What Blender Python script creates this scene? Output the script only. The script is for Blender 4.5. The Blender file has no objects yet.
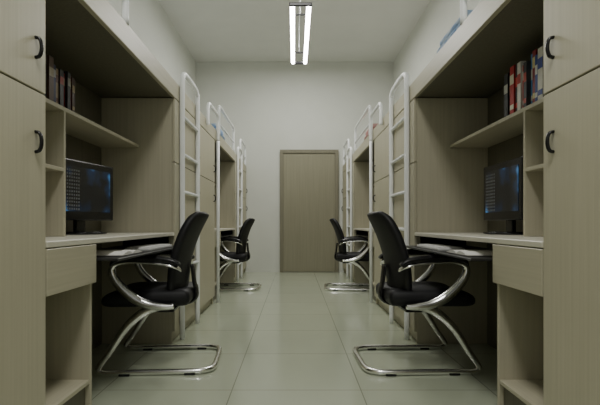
import bpy, bmesh, math, random
from mathutils import Vector, Matrix
random.seed(4)
C = bpy.context.scene.collection
PI = math.pi
# ------------------------------------------------------------ materials
def newmat(name):
    m = bpy.data.materials.new(name); m.use_nodes = True
    nt = m.node_tree; b = nt.nodes['Principled BSDF']
    return m, nt, b
def noisy(name, c1, c2, scale=(60,60,2), rough=.5, metal=0, det=6, bump=0, spec=.4, dist=0.3):
    m, nt, b = newmat(name)
    tc = nt.nodes.new('ShaderNodeTexCoord'); mp = nt.nodes.new('ShaderNodeMapping')
    mp.inputs['Scale'].default_value = scale
    n = nt.nodes.new('ShaderNodeTexNoise'); n.inputs['Scale'].default_value = 1; n.inputs['Detail'].default_value = det
    n.inputs['Distortion'].default_value = dist
    r = nt.nodes.new('ShaderNodeValToRGB')
    r.color_ramp.elements[0].position = .3; r.color_ramp.elements[1].position = .7
    r.color_ramp.elements[0].color = (*c1, 1); r.color_ramp.elements[1].color = (*c2, 1)
    L = nt.links.new
    L(tc.outputs['Object'], mp.inputs[0]); L(mp.outputs[0], n.inputs[0]); L(n.outputs[0], r.inputs[0]); L(r.outputs[0], b.inputs['Base Color'])
    b.inputs['Roughness'].default_value = rough; b.inputs['Metallic'].default_value = metal
    b.inputs['Specular IOR Level'].default_value = spec
    if bump:
        bp = nt.nodes.new('ShaderNodeBump'); bp.inputs['Strength'].default_value = bump; bp.inputs['Distance'].default_value = .002
        L(n.outputs[0], bp.inputs['Height']); L(bp.outputs[0], b.inputs['Normal'])
    return m
WOOD  = noisy('ash_wood_vertical', (.43,.405,.295), (.485,.457,.34), (80,80,1.6), .42)
WOODH = noisy('ash_wood_lengthwise', (.43,.405,.295), (.485,.457,.34), (80,1.6,80), .42)
WOODD = noisy('shaded_back_wood', (.12,.112,.08), (.155,.145,.105), (80,80,1.6), .5)  # alcove shade put into the wood colour, darker than the other boards
EDGE  = noisy('pale_edge_band', (.58,.56,.46), (.65,.63,.53), (50,1.5,50), .4)
DOORW = noisy('door_wood', (.25,.237,.165), (.29,.275,.195), (60,60,1.5), .5)
FRAMEW= noisy('door_frame_wood', (.19,.18,.125), (.23,.215,.155), (60,60,1.5), .5)
WALL  = noisy('wall_paint', (.63,.645,.59), (.66,.675,.62), (3,3,3), .85)
CEIL  = noisy('ceiling_paint', (.66,.67,.62), (.69,.70,.65), (3,3,3), .9)
METAL = noisy('white_powder_coat', (.86,.88,.88), (.90,.92,.92), (8,8,8), .3)
BLACK = noisy('black_fabric', (.006,.006,.007), (.012,.012,.014), (250,250,250), .55, bump=.3)
BPLAS = noisy('black_plastic', (.007,.007,.008), (.011,.011,.012), (20,20,20), .25)
CHROME= noisy('brushed_chrome', (.85,.85,.83), (.92,.92,.90), (30,30,30), .22, 1)
GREY  = noisy('dark_grey_tray', (.015,.015,.015), (.022,.022,.022), (30,30,30), .4)
WHITEP= noisy('white_plastic', (.62,.62,.60), (.68,.68,.66), (30,30,30), .4)
PAPER = noisy('paper_pages', (.68,.67,.62), (.76,.75,.70), (200,200,20), .8)
SOFTB = noisy('soft_blue_cotton', (.10,.24,.50), (.55,.62,.68), (14,14,30), .9)
SOFTR = noisy('soft_red_cotton', (.35,.10,.10), (.55,.42,.38), (14,14,30), .9)
def plain(name, c, rough=.45):
    return noisy(name, tuple(x*.85 for x in c), c, (40,40,40), rough)
def tile_mat():
    m, nt, b = newmat('glossy_floor_tile'); L = nt.links.new
    tc = nt.nodes.new('ShaderNodeTexCoord'); mp = nt.nodes.new('ShaderNodeMapping')
    mp.inputs['Location'].default_value = (.32, -2.36+.66*10, 0)
    br = nt.nodes.new('ShaderNodeTexBrick'); br.offset = 0; br.squash = 1
    br.inputs['Scale'].default_value = 1; br.inputs['Brick Width'].default_value = .66; br.inputs['Row Height'].default_value = .66
    br.inputs['Mortar Size'].default_value = .003; br.inputs['Mortar Smooth'].default_value = .2
    br.inputs['Color1'].default_value = (.475,.515,.395,1); br.inputs['Color2'].default_value = (.495,.535,.41,1)
    br.inputs['Mortar'].default_value = (.27,.285,.22,1)
    n = nt.nodes.new('ShaderNodeTexNoise'); n.inputs['Scale'].default_value = 2.5; n.inputs['Detail'].default_value = 5
    mx = nt.nodes.new('ShaderNodeMix'); mx.data_type = 'RGBA'; mx.blend_type = 'MULTIPLY'; mx.inputs[0].default_value = .10
    L(tc.outputs['Object'], mp.inputs[0]); L(mp.outputs[0], br.inputs[0]); L(tc.outputs['Object'], n.inputs[0])
    L(br.outputs[0], mx.inputs[6]); L(n.outputs[0], mx.inputs[7]); L(mx.outputs[2], b.inputs['Base Color'])
    b.inputs['Roughness'].default_value = .16; b.inputs['Specular IOR Level'].default_value = .6
    return m
TILE = tile_mat()
def emis(name, c, s):
    m, nt, b = newmat(name)
    b.inputs['Emission Color'].default_value = (*c, 1); b.inputs['Emission Strength'].default_value = s
    b.inputs['Base Color'].default_value = (.8,.8,.8,1)
    return m
TUBE = emis('fluorescent_glow', (1,.98,.94), 26)
ICON = noisy('screen_icon_grey', (.16,.17,.18), (.22,.23,.24), (90,90,90), .4)
def screen_mat():
    m, nt, b = newmat('blue_desktop_screen'); L = nt.links.new
    tc = nt.nodes.new('ShaderNodeTexCoord')
    n = nt.nodes.new('ShaderNodeTexNoise'); n.inputs['Scale'].default_value = 6; n.inputs['Detail'].default_value = 2
    r = nt.nodes.new('ShaderNodeValToRGB'); e = r.color_ramp.elements
    e[0].position = .46; e[0].color = (.002,.0025,.004,1); e[1].position = .70; e[1].color = (.06,.22,.46,1)
    x = e.new(.57); x.color = (.003,.016,.045,1)
    L(tc.outputs['Object'], n.inputs[0]); L(n.outputs[0], r.inputs[0]); L(r.outputs[0], b.inputs['Emission Color'])
    b.inputs['Emission Strength'].default_value = .8; b.inputs['Base Color'].default_value = (.003,.004,.006,1); b.inputs['Roughness'].default_value = .12
    return m
SCREEN = screen_mat()
# ------------------------------------------------------------ mesh helpers
class MB:
    def __init__(s): s.bm = bmesh.new()
    def box(s, x0,x1,y0,y1,z0,z1, bev=.0015):
        x0,x1 = min(x0,x1),max(x0,x1); y0,y1 = min(y0,y1),max(y0,y1)
        t = bmesh.new(); bmesh.ops.create_cube(t, size=1)
        for v in t.verts:
            v.co = Vector(((x0+x1)/2+v.co.x*(x1-x0), (y0+y1)/2+v.co.y*(y1-y0), (z0+z1)/2+v.co.z*(z1-z0)))
        if bev: bmesh.ops.bevel(t, geom=t.edges[:], offset=bev, segments=(5 if bev>.02 else 2) if bev>.003 else 1, affect='EDGES', profile=.5)
        s._add(t); return s
    def _add(s, t):
        me = bpy.data.meshes.new('t'); t.to_mesh(me); t.free(); s.bm.from_mesh(me); bpy.data.meshes.remove(me)
    def tube(s, pts, r, r2=None, sub=6, seg=12, closed=False, smooth=True, rad=None):
        P = [Vector(p) for p in pts]; R = None
        if smooth:
            Q = []; n = len(P); rng = n if closed else n-1
            if rad: R = []
            for i in range(rng):
                if closed: a,b,c,d = P[i-1],P[i],P[(i+1)%n],P[(i+2)%n]
                else: a,b,c,d = P[max(i-1,0)],P[i],P[i+1],P[min(i+2,n-1)]
                for k in range(sub):
                    t = k/sub
                    Q.append(.5*((2*b)+(c-a)*t+(2*a-5*b+4*c-d)*t*t+(3*b-a-3*c+d)*t**3))
                    if rad: R.append(rad[i]*(1-t)+rad[min(i+1,n-1)]*t)
            if not closed:
                Q.append(P[-1])
                if rad: R.append(rad[-1])
            P = Q
        n = len(P); r2 = r2 or r; rings = []; up = None
        for i in range(n):
            if closed: T = (P[(i+1)%n]-P[i-1]).normalized()
            else: T = (P[min(i+1,n-1)]-P[max(i-1,0)]).normalized()
            if up is None: up = Vector((0,1,0)) if abs(T.y)<.9 else Vector((0,0,1))
            up = (up-T*up.dot(T)).normalized(); side = T.cross(up); q = R[i] if R else 1
            rings.append([s.bm.verts.new(P[i]+side*math.cos(2*PI*k/seg)*r*q+up*math.sin(2*PI*k/seg)*r2) for k in range(seg)])
        for i in range(n if closed else n-1):
            A, B = rings[i], rings[(i+1)%n]
            for k in range(seg):
                f = s.bm.faces.new((A[k],A[(k+1)%seg],B[(k+1)%seg],B[k])); f.smooth = True
        if not closed: s.bm.faces.new(rings[0][::-1]); s.bm.faces.new(rings[-1])
        return s
    def cyl(s, p, q, r, seg=16): return s.tube([p,q], r, seg=seg, smooth=False)
    def build(s, name, mat, parent=None, off=(0,0,0), mats=None):
        bmesh.ops.recalc_face_normals(s.bm, faces=s.bm.faces[:])
        o0 = Vector(off)
        for v in s.bm.verts: v.co -= o0
        me = bpy.data.meshes.new(name); s.bm.to_mesh(me); s.bm.free()
        me.materials.append(mat)
        o = bpy.data.objects.new(name, me); C.objects.link(o)
        if parent: o.parent = parent
        return o
def thing(name, label, cat, loc, group=None, rz=0):
    o = bpy.data.objects.new(name, None); C.objects.link(o); o.location = loc; o.rotation_euler.z = rz
    o.empty_display_size = .1
    tag(o, label, cat, group); return o
def tag(o, label, cat, group=None):
    o['label'] = label; o['category'] = cat
    if group: o['group'] = group
    return o
def dup(root, label, dloc=None, loc=None, rz=None, group=None):
    r = root.copy(); C.objects.link(r)
    if loc is not None: r.location = loc
    if dloc is not None: r.location = Vector(root.location)+Vector(dloc)
    if rz is not None: r.rotation_euler.z = rz
    r['label'] = label
    for ch in list(root.children):
        c = ch.copy(); C.objects.link(c); c.parent = r
        for g in list(ch.children):
            d = g.copy(); C.objects.link(d); d.parent = c
    return r
def struct(name, mb, mat, parent=None):
    o = mb.build(name, mat, parent)
    if not parent: o['kind'] = 'structure'
    return o
# ------------------------------------------------------------ room
RW, RH, YB, YF = 1.75, 3.72, 8.16, -1.2
struct('floor', MB().box(-RW-.1,RW+.1,YF,YB+.1,-.1,0,0), TILE)
struct('ceiling', MB().box(-RW-.1,RW+.1,YF,YB+.1,RH,RH+.1,0), CEIL)
struct('wall_left', MB().box(-RW-.1,-RW,YF,YB,0,RH,0), WALL)
struct('wall_right', MB().box(RW,RW+.1,YF,YB,0,RH,0), WALL)
struct('wall_back', MB().box(-RW-.1,RW+.1,YB,YB+.1,0,RH,0), WALL)
dx0, dx1, dz = -.257, .775, 2.16
d = struct('door_1', MB().box(dx0+.06,dx1-.06,YB-.03,YB-.001,.008,dz-.06,.003), DOORW)
f = MB(); f.box(dx0,dx0+.06,YB-.05,YB-.001,.001,dz); f.box(dx1-.06,dx1,YB-.05,YB-.001,.001,dz); f.box(dx0+.06,dx1-.06,YB-.05,YB-.001,dz-.06,dz)
f.build('door_frame', FRAMEW, d)
# ------------------------------------------------------------ furniture
W = .85          # distance of the furniture fronts from the aisle centre
SIDE = {-1:'left', 1:'right'}
def wardrobe(sx, y0, y1, label, ndoor=4):
    loc = (sx*(W+.3), (y0+y1)/2, 0)
    t = thing('wardrobe', label, 'wardrobe', loc, 'wardrobes under the beds')
    xf = W+.02; xb = RW-.03; top = 1.745
    b = MB()
    b.box(sx*xf,sx*xb,y0+.002,y0+.020,0.0,top); b.box(sx*xf,sx*xb,y1-.020,y1-.002,0.0,top)
    b.box(sx*xf,sx*xb,y0+.02,y1-.02,top-.018,top); b.box(sx*xf,sx*xb,y0+.02,y1-.02,.08,.098)
    b.box(sx*(xb-.012),sx*xb,y0+.02,y1-.02,.1,top-.02); b.box(sx*(xf+.02),sx*(xf+.038),y0+.02,y1-.02,0,.08)
    b.box(sx*xf,sx*(xb-.02),(y0+y1)/2-.009,(y0+y1)/2+.009,.1,top-.02)
    b.build('body', WOOD, t, loc)
    w = (y1-y0-.006)/ndoor
    for k in range(ndoor):
        a = y0+.003+k*w+.0015; c = a+w-.003
        for (z0,z1,hz) in ((.085,1.287,1.12),(1.293,top-.002,1.43)):
            dd = MB().box(sx*W,sx*(xf-.001),a,c,z0,z1,.002).build('door', WOOD, t, loc)
            hy = c-.062
            hh = MB(); hw=.033
            pts = [(sx*(W+.001),hy,hz-hw)] + [(sx*(W-.020*math.sin(q*PI/8)**.7),hy,hz-hw*math.cos(q*PI/8)) for q in range(1,8)] + [(sx*(W+.001),hy,hz+hw)]
            hh.tube(pts, .0055, .008, sub=3)
            hh.build('handle', BPLAS, dd, loc)
    return t
Y1, Y2, PER = 1.58, 3.27, 3.33
wl = ['left wardrobe nearest the viewer, beside the bookshelf, cut by the photo edge','left wardrobe standing behind the ladder of the nearer bed','left wardrobe standing against the back wall']
wr = [s.replace('left','right') for s in wl]
for sx, ls in ((-1,wl),(1,wr)):
    wardrobe(sx, -.05, Y1, ls[0]); wardrobe(sx, Y2, Y1+PER, ls[1], 2); wardrobe(sx, Y2+PER, YB-.01, ls[2], 2)

XB = 1.38
TZ = .688
def desk(sx, label, dy=0, pull=.765):
    loc = (sx*1.1, (Y1+Y2)/2+dy, 0)
    t = thing('desk', label, 'desk', loc, 'desks under the beds')
    a, b = Y1+.003+dy, Y2-.003+dy
    MB().box(sx*W,sx*XB,a,b,.767,.79,.003).build('desktop', EDGE, t, loc)
    for yy in (a, 1.962+dy):
        MB().box(sx*(W+.02),sx*(XB-.016),yy,yy+.018,0,.767).build('side_panel', WOOD, t, loc)
    MB().box(sx*(W+.022),sx*(XB-.02),a+.018,1.962+dy,.17,.188).build('bottom_shelf', WOODH, t, loc)
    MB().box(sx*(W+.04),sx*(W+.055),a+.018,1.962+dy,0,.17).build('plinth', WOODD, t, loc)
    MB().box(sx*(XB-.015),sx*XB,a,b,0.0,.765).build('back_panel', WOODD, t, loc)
    dr = MB().box(sx*W,sx*(W+.018),a+.001,1.979+dy,.60,.763,.002).build('drawer', WOODH, t, loc)
    m = MB(); m.box(sx*(W+.02),sx*(XB-.06),a+.03,1.95+dy,.612,.62); m.box(sx*(W+.02),sx*(XB-.06),a+.03,a+.04,.62,.73); m.box(sx*(W+.02),sx*(XB-.06),1.94+dy,1.95+dy,.62,.73)
    m.build('drawer_box', WOODH, dr, loc)
    tr = MB().box(sx*pull,sx*1.20,2.00+dy,3.22+dy,TZ,TZ+.012,.003).build('keyboard_tray', GREY, t, loc)
    for yy in (1.985,3.22):
        MB().box(sx*.88,sx*1.20,yy+dy,yy+.012+dy,TZ,.767).build('tray_rail', BPLAS, tr, loc)
    return t
SH = 1.39
def hutch(sx, label):
    loc = (sx*1.24, (Y1+Y2)/2, .79)
    t = thing('bookshelf', label, 'shelf', loc, 'open shelves above the desks')
    a, b = Y1+.003, Y2-.003
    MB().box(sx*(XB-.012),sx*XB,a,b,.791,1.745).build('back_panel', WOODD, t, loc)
    MB().box(sx*1.10,sx*(XB-.012),a,b,SH,SH+.02).build('shelf', WOODH, t, loc)
    MB().box(sx*1.10,sx*(XB-.012),2.20,2.218,.791,SH).build('divider', WOOD, t, loc)
    MB().box(sx*1.10,sx*(XB-.012),a,2.20,1.10,1.118).build('shelf', WOODH, t, loc)
    return t
for sx in (-1,1):
    n = SIDE[sx]
    desk(sx, f'desk under the nearer {n} bed, with a monitor on it')
    desk(sx, f'desk under the farther {n} bed, mostly hidden by a wardrobe', PER, .88)
    a = hutch(sx, f'open ash bookshelf holding books above the nearer {n} desk')
    dup(a, f'open bookshelf above the farther {n} desk', dloc=(0,PER,0))

def bed(sx, y0, y1, lad, rails, label):
    loc = (sx*1.3, (y0+y1)/2, 1.75)
    t = thing('loft_bed', label, 'bed', loc, 'loft beds along the walls')
    z0, z1 = 1.75, 1.87
    MB().box(sx*W,sx*(W+.025),y0,y1,z0,z1,.003).build('side_board', WOODH, t, loc)
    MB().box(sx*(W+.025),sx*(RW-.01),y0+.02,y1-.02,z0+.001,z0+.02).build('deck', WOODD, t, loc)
    MB().box(sx*(W+.025),sx*(RW-.01),y0,y0+.02,z0,z1).build('end_board', WOOD, t, loc)
    MB().box(sx*(W+.025),sx*(RW-.01),y1-.02,y1,z0,z1).build('end_board', WOOD, t, loc)
    MB().box(sx*(W+.03),sx*(RW-.02),y0+.03,y1-.03,z0+.021,z1-.01,.03).build('mattress', WHITEP, t, loc)
    for (a,b,zt,zb) in rails:
        xr = sx*(W-.020) if zb else sx*(W+.0125); zl = 1.75 if zb else z1-.003
        g = MB(); r_=.08
        g.tube([(xr,a,1.80 if zb else zl),(xr,a,zt-r_),(xr,a+r_*.3,zt-r_*.3),(xr,a+r_,zt),(xr,(a+b)/2,zt),(xr,b-r_,zt),(xr,b-r_*.3,zt-r_*.3),(xr,b,zt-r_),(xr,b,zl)], .018)
        if not zb: g.cyl((xr,a,2.0),(xr,b,2.0),.013)
        g.build('guard_rail', METAL, t, loc)
    a, b = lad; zt = 1.98; r_ = .1; xr = sx*(W-.020)
    g = MB()
    g.tube([(xr,a,0.0),(xr,a,.6),(xr,a,1.2),(xr,a,zt-r_),(xr,a+r_*.3,zt-r_*.3),(xr,a+r_,zt),(xr,b-r_,zt),(xr,b-r_*.3,zt-r_*.3),(xr,b,zt-r_),(xr,b,1.2),(xr,b,.6),(xr,b,0.0)], .019)
    L_ = g.build('ladder', METAL, t, loc)
    for z in (.25,.53,.81,1.09,1.37,1.65):
        MB().cyl((xr,a,z),(xr,b,z),.012).build('rung', METAL, L_, loc)
for sx in (-1,1):
    n = SIDE[sx]
    bed(sx, .1, 4.09, (3.41,3.95), [(.3,2.35,2.24,0)], f'nearer {n} loft bed with its white tubular ladder')
    bed(sx, 4.11, YB-.01, (6.74,7.20), [(4.42,5.0,2.02,1),(5.25,6.5,2.2,0),(7.32,8.05,2.2,0)], f'farther {n} loft bed reaching the back wall')
    o = MB().cyl((0,0,0),(0,0,1.749),.018).build('support_post', METAL)
    o.location = (sx*(W-.020),5.0,0)
    tag(o, f'white tubular post propping up the farther {n} bed rail, beyond the ladder', 'post', 'posts propping up the farther beds')
def quilt(sx, y, L_, m, label, h=.05):
    z = 1.861; loc = (sx*1.12, y, z)
    t = thing('folded_quilt', label, 'quilt', loc, 'folded quilts on the beds')
    for k in range(3):
        q = MB(); e = .015*k
        q.box(sx*(.885+e),sx*(1.36-e),y-L_/2+e,y+L_/2-e,z+k*h,z+k*h+h-.001,.022)
        o = q.build('fold', m, t, loc)
        for p in o.data.polygons: p.use_smooth = True
quilt(1, 2.70, .5, SOFTB, 'soft blue and white folded quilt on the nearer right bed')
quilt(1, 5.7, .6, SOFTR, 'reddish folded quilt on the farther right bed', .06)
quilt(-1, 5.7, .6, SOFTB, 'soft blue folded quilt on the farther left bed', .06)
# ------------------------------------------------------------ chair
def chair(label, loc, rz):
    t = thing('office_chair', label, 'chair', loc, 'cantilever office chairs', rz)
    bm = bmesh.new(); nx, ny = 14, 12
    def grid(zf, flip):
        V=[]
        for i in range(nx+1):
            row=[]
            for j in range(ny+1):
                u=i/nx; v=j/ny*2-1
                x=-.18+.50*u; y=.24*v*(1-.08*(1-u))
                e=max(abs(v)**6, abs(2*u-1)**8)
                y*= (1-.06*abs(2*u-1)**8)
                row.append(bm.verts.new((x,y,zf(u,v,e))))
            V.append(row)
        for i in range(nx):
            for j in range(ny):
                q=(V[i][j],V[i+1][j],V[i+1][j+1],V[i][j+1])
                f=bm.faces.new(q if not flip else q[::-1]); f.smooth=True
        return V
    def zt(u,v,e): return .480-.018*e-.030*max(0,u-.72)**2/.078-.010*(1-v*v)
    def zb(u,v,e): return .366+.016*e
    A=grid(zt,False); B=grid(zb,True)
    for i in range(nx):
        for ja in (0,ny):
            f=bm.faces.new((A[i][ja],B[i][ja],B[i+1][ja],A[i+1][ja])); f.smooth=True
    for j in range(ny):
        for ia in (0,nx):
            f=bm.faces.new((A[ia][j],A[ia][j+1],B[ia][j+1],B[ia][j])); f.smooth=True
    s=MB(); s.bm.free(); s.bm=bm; seat=s.build('seat', BLACK, t)
    mod=seat.modifiers.new('b','SUBSURF'); mod.levels=1; mod.render_levels=1
    prof=[(-.105,.425,.17),(-.115,.48,.215),(-.12,.56,.228),(-.132,.64,.232),(-.155,.72,.232),(-.185,.80,.228),(-.218,.865,.215),(-.240,.905,.185),(-.25,.922,.13)]
    bm=bmesh.new(); V=[]; m=10
    for (x,z,w) in prof:
        V.append([bm.verts.new((x+.055*abs(k/m*2-1)**2, w*(k/m*2-1), z)) for k in range(m+1)])
    for i in range(len(prof)-1):
        for k in range(m):
            f=bm.faces.new((V[i][k],V[i][k+1],V[i+1][k+1],V[i+1][k])); f.smooth=True
    s=MB(); s.bm.free(); s.bm=bm; back=s.build('backrest', BLACK, t)
    mo=back.modifiers.new('s','SOLIDIFY'); mo.thickness=.05; mo.offset=0
    mo=back.modifiers.new('b','SUBSURF'); mo.levels=2; mo.render_levels=2
    s=MB(); s.tube([(0,0,.356),(-.12,0,.358),(-.19,0,.40),(-.175,0,.50),(-.165,0,.60)],.012,.045)
    s.build('back_support', BPLAS, t)
    s=MB(); y=.266; g=.017
    half=[(-.09,y,.385),(.00,y,.378),(.08,y,.345),(.17,y,.262),(.255,y,.130),(.315,y,.040),(.285,y,g),(.20,y,g),(0,y,g),(-.20,y,g),(-.28,y-.02,g),(-.315,y-.08,g)]
    rr=[.9,1.35,1.5,1.35,1.15,1,1,1,1,1,1,1]
    s.tube(half+[(-.32,0,g)]+[(p[0],-p[1],p[2]) for p in half[::-1]], .0165, rad=rr+[1]+rr[::-1])
    base=s.build('cantilever_base', CHROME, t)
    for yy in (y,-y):
        for xx in (.17,-.19):
            MB().box(xx-.03,xx+.03,yy-.020,yy+.020,.0,.012,.003).build('floor_glide', BPLAS, base)
    s=MB(); s.box(-.10,.06,-.255,.255,.350,.367,.004); s.build('seat_plate', BPLAS, t)
    for sg in (1,-1):
        y=sg*.272
        s=MB()
        s.tube([(-.125,sg*.225,.590),(-.10,y,.614),(-.03,y,.630),(.08,y,.640),(.17,y,.640),(.228,y,.620),(.238,y,.576),(.203,y,.513),(.13,y,.443),(.05,y,.400),(-.04,y,.384),(-.10,y*.98,.384)],.020,.022,
            rad=[.5,.5,.5,.5,.6,.9,1.1,1.3,1.45,1.3,1,.7])
        ar=s.build('armrest', CHROME, t)
        s=MB(); s.tube([(-.135,y,.618),(-.10,y,.640),(-.03,y,.653),(.08,y,.661),(.17,y,.660),(.222,y,.642),(.238,y,.620)],.020,.033, rad=[.5,.9,1,1,1,.9,.5]); s.build('arm_pad', BPLAS, ar)
    return t
c1 = chair('black chair with chrome arms at the nearer right desk', (.72,2.86,0), math.radians(2))
dup(c1, 'black chair with chrome arms at the nearer left desk', loc=(-.80,2.86,0), rz=PI+math.radians(4))
dup(c1, 'small distant black chair on the right, before the farther right bed', loc=(.73,6.12,0), rz=math.radians(-4))
dup(c1, 'small distant black chair on the left, before the farther left bed', loc=(-.79,6.12,0), rz=PI-math.radians(3))
# ------------------------------------------------------------ monitors (built facing -x)
def monitor(label, loc, rz):
    t = thing('monitor', label, 'monitor', loc, 'desktop monitors', rz)
    s=MB(); s.box(0,.045,-.25,.25,.080,.418,.007); s.box(.045,.085,-.17,.17,.12,.37,.015); hs=s.build('housing', BPLAS, t)
    MB().box(-.002,.001,-.210,.210,.130,.380,0).build('screen', SCREEN, hs)
    s=MB()
    for i in range(7):
        for j in range(12): s.box(-.003,-.0019,.078+i*.019,.088+i*.019,.138+j*.0195,.148+j*.0195,0)
    s.build('screen_icons', ICON, t)
    s=MB(); s.box(.045,.070,-.04,.04,.012,.20,.004); s.build('neck', BPLAS, t)
    s=MB(); s.tube([( .11*math.cos(q*PI/6)+.03, .13*math.sin(q*PI/6), .006) for q in range(12)],.012,.005,closed=True); s.cyl((.03,0,0),(.03,0,.014),.10,32); s.build('stand', BPLAS, t)
    return t
m1 = monitor('black monitor on the nearer right desk, beside the divider', (1.20,2.68,.791), 0)
dup(m1, 'black monitor showing a blue screen on the nearer left desk', loc=(-1.20,2.68,.791), rz=PI-math.radians(12))
def keyboard(label, loc, rz):
    t = thing('keyboard', label, 'keyboard', loc, 'keyboards', rz)
    MB().box(-.075,.075,-.22,.22,0,.016,.004).build('case', WHITEP, t)
    s=MB()
    for i in range(5):
        for j in range(15): s.box(-.062+i*.026,-.040+i*.026,-.208+j*.028,-.184+j*.028,.016,.021,.001)
    s.build('keys', WHITEP, t)
    return t
KZ = TZ+.0125
k1 = keyboard('white keyboard on the tray of the nearer right desk', (.87,2.78,KZ), 0)
dup(k1, 'white keyboard on the tray of the nearer left desk', loc=(-.87,2.78,KZ), rz=PI)
def openbook(label, loc, rz):
    t = thing('open_book', label, 'book', loc, 'open books on the keyboard trays', rz)
    for sg in (1,-1):
        bm=bmesh.new(); rows=[]
        for i in range(9):
            u=i/8; y=sg*(.001+.145*u); z=.006+.016*math.sin(PI*min(1,u*1.15))**.8*(1-u*.5) if u<.87 else .006
            rows.append([bm.verts.new((x,y,zz)) for x,zz in ((-.10,z),(.10,z),(.10,.003),(-.10,.003))])
        for i in range(8):
            for k in range(4): bm.faces.new((rows[i][k],rows[i][(k+1)%4],rows[i+1][(k+1)%4],rows[i+1][k]))
        bm.faces.new(rows[0]); bm.faces.new(rows[-1])
        s=MB(); s.bm.free(); s.bm=bm; s.build('page_block', PAPER, t)
    MB().box(-.105,.105,-.15,.15,0,.0028,0).build('cover', BPLAS, t)
    return t
b1 = openbook('open book lying on the tray of the nearer right desk', (.90,2.28,KZ), 0)
dup(b1, 'open book lying on the tray of the nearer left desk', loc=(-.90,2.28,KZ), rz=PI)
# ------------------------------------------------------------ books
def book(label, loc, sx, w, h_, col, band, group):
    t = thing('book', label, 'book', loc, group)
    D=.16
    m=plain('cover', col)
    s=MB(); s.box(0,sx*.004,-w/2,w/2,0,h_,.001); s.box(0,sx*D,-w/2,-w/2+.002,0,h_,0); s.box(0,sx*D,w/2-.002,w/2,0,h_,0)
    s.build('cover', m, t)
    MB().box(sx*.004,sx*(D-.005),-w/2+.002,w/2-.002,.003,h_-.003,0).build('pages', PAPER, t)
    k = random.uniform(.5,.68)
    MB().box(-sx*.0008,0,-w/2+.002,w/2-.002,h_*k,h_*(k+.2),0).build('spine_label', plain('label', band), t)
    if random.random()<.7: MB().box(-sx*.0008,0,-w/2+.003,w/2-.003,h_*.10,h_*.2,0).build('spine_band', plain('label', band), t)
cols = [('black',(.012,.012,.014),(.6,.6,.55)),('dark brown',(.07,.035,.02),(.6,.5,.25)),('crimson',(.5,.02,.02),(.8,.75,.6)),('dark grey',(.03,.03,.035),(.7,.05,.04)),('white',(.78,.77,.72),(.5,.05,.04)),('scarlet',(.70,.03,.02),(.85,.85,.8)),
        ('charcoal',(.05,.05,.055),(.6,.1,.08)),('steel blue',(.08,.28,.60),(.8,.8,.75)),('maroon',(.25,.015,.02),(.7,.6,.25)),('navy blue',(.02,.06,.30),(.75,.75,.75)),('cream',(.72,.70,.62),(.05,.08,.35)),('dark green',(.02,.06,.04),(.6,.6,.5)),
        ('brown',(.16,.08,.04),(.6,.5,.3)),('slate',(.10,.12,.15),(.6,.5,.3))]
dark = [('dark brown',(.06,.03,.02),(.3,.22,.1)),('maroon',(.12,.015,.015),(.3,.25,.1)),('black',(.012,.012,.014),(.25,.25,.22)),('dark red',(.2,.02,.02),(.35,.3,.2)),('charcoal',(.04,.04,.045),(.3,.05,.04)),
        ('tan',(.28,.2,.12),(.1,.03,.02)),('deep navy',(.015,.02,.07),(.3,.3,.3)),('umber',(.09,.05,.03),(.3,.25,.15)),('grey',(.12,.12,.12),(.02,.02,.05))]
rev = ['first','second','third','fourth','fifth','sixth','seventh','eighth','ninth','tenth','eleventh','twelfth','thirteenth','fourteenth']
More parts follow.
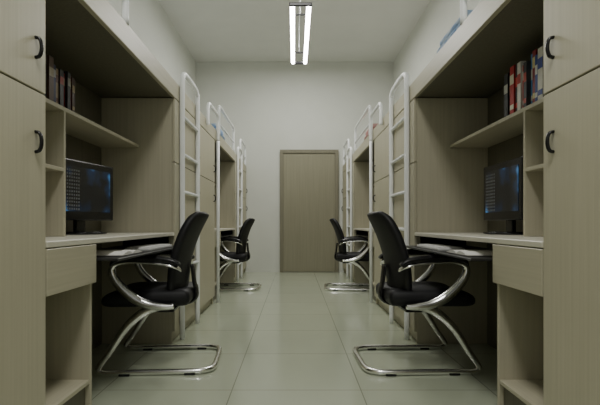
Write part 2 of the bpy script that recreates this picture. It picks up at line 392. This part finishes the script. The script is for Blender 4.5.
for sx in (-1,1):
    y = 2.45 if sx==1 else 2.36
    for i,(cn,c,bd) in enumerate(cols if sx==1 else dark):
        w = random.choice((.024,.030,.036,.044)) if sx==1 else random.choice((.03,.036,.04)); h_ = random.uniform(.20,.265) if sx==1 else random.uniform(.17,.21)
        book(f'{cn} book, {rev[i]} from the far end of the {SIDE[sx]} row', (sx*random.uniform(1.108,1.13), y-w/2, SH+.0205), sx, w, h_, c, bd, f'books on the {SIDE[sx]} shelf')
        y -= w+.0015
# ------------------------------------------------------------ pendant light
lc = (.045, 4.0, 2.47)
t = thing('pendant_light', 'twin tube pendant light hanging from the ceiling over the aisle', 'light', lc)
for yy in (3.385,4.615): MB().box(-.040,.130,yy-.010,yy+.010,2.450,2.475,.004).build('end_cap', BPLAS, t, lc)
for yy in (3.6,4.4):
    MB().box(-.022,.112,yy-.008,yy+.008,2.480,2.490,.002).build('crossbar', BPLAS, t, lc)
for xx in (-.016,.106):
    MB().cyl((xx,3.40,2.462),(xx,4.60,2.462),.0175,20).build('light_tube', TUBE, t, lc)
for yy in (3.6,4.4): MB().cyl((.045,yy,2.49),(.045,yy,RH-.02),.002,6).build('suspension_wire', METAL, t, lc)
s=MB(); s.box(-.0,.09,3.55,4.45,RH-.022,RH-.001,.003); s.build('ceiling_mount', METAL, t, lc)
# ------------------------------------------------------------ added fill lamps, world, camera
def area(loc, rot, sx_, sy_, e, col=(1,.985,.94)):
    l = bpy.data.lights.new('unseen_fill_lamp','AREA'); l.shape='RECTANGLE'; l.size=sx_; l.size_y=sy_; l.energy=e; l.color=col
    o = bpy.data.objects.new('unseen_fill_lamp', l); C.objects.link(o); o.location=loc; o.rotation_euler=rot
area((0,.4,3.6),(0,0,0),.5,1.4,58)  # unseen lamp added near the ceiling to brighten the foreground
area((.05,6.3,3.6),(0,0,0),.5,1.4,56)  # another added lamp without a fixture, brightening the far aisle
w = bpy.data.worlds.new('World'); bpy.context.scene.world = w; w.use_nodes=True
w.node_tree.nodes['Background'].inputs[0].default_value=(.97,.98,.93,1); w.node_tree.nodes['Background'].inputs[1].default_value=.36
cam = bpy.data.cameras.new('Camera'); co = bpy.data.objects.new('Camera', cam); C.objects.link(co)
co.location=(0,0,.85); co.rotation_euler=(PI/2,0,0)
cam.sensor_width=36; cam.lens=461/600*36; cam.shift_x=5.5/600; cam.shift_y=21.5/600; cam.clip_start=.02
bpy.context.scene.camera=co
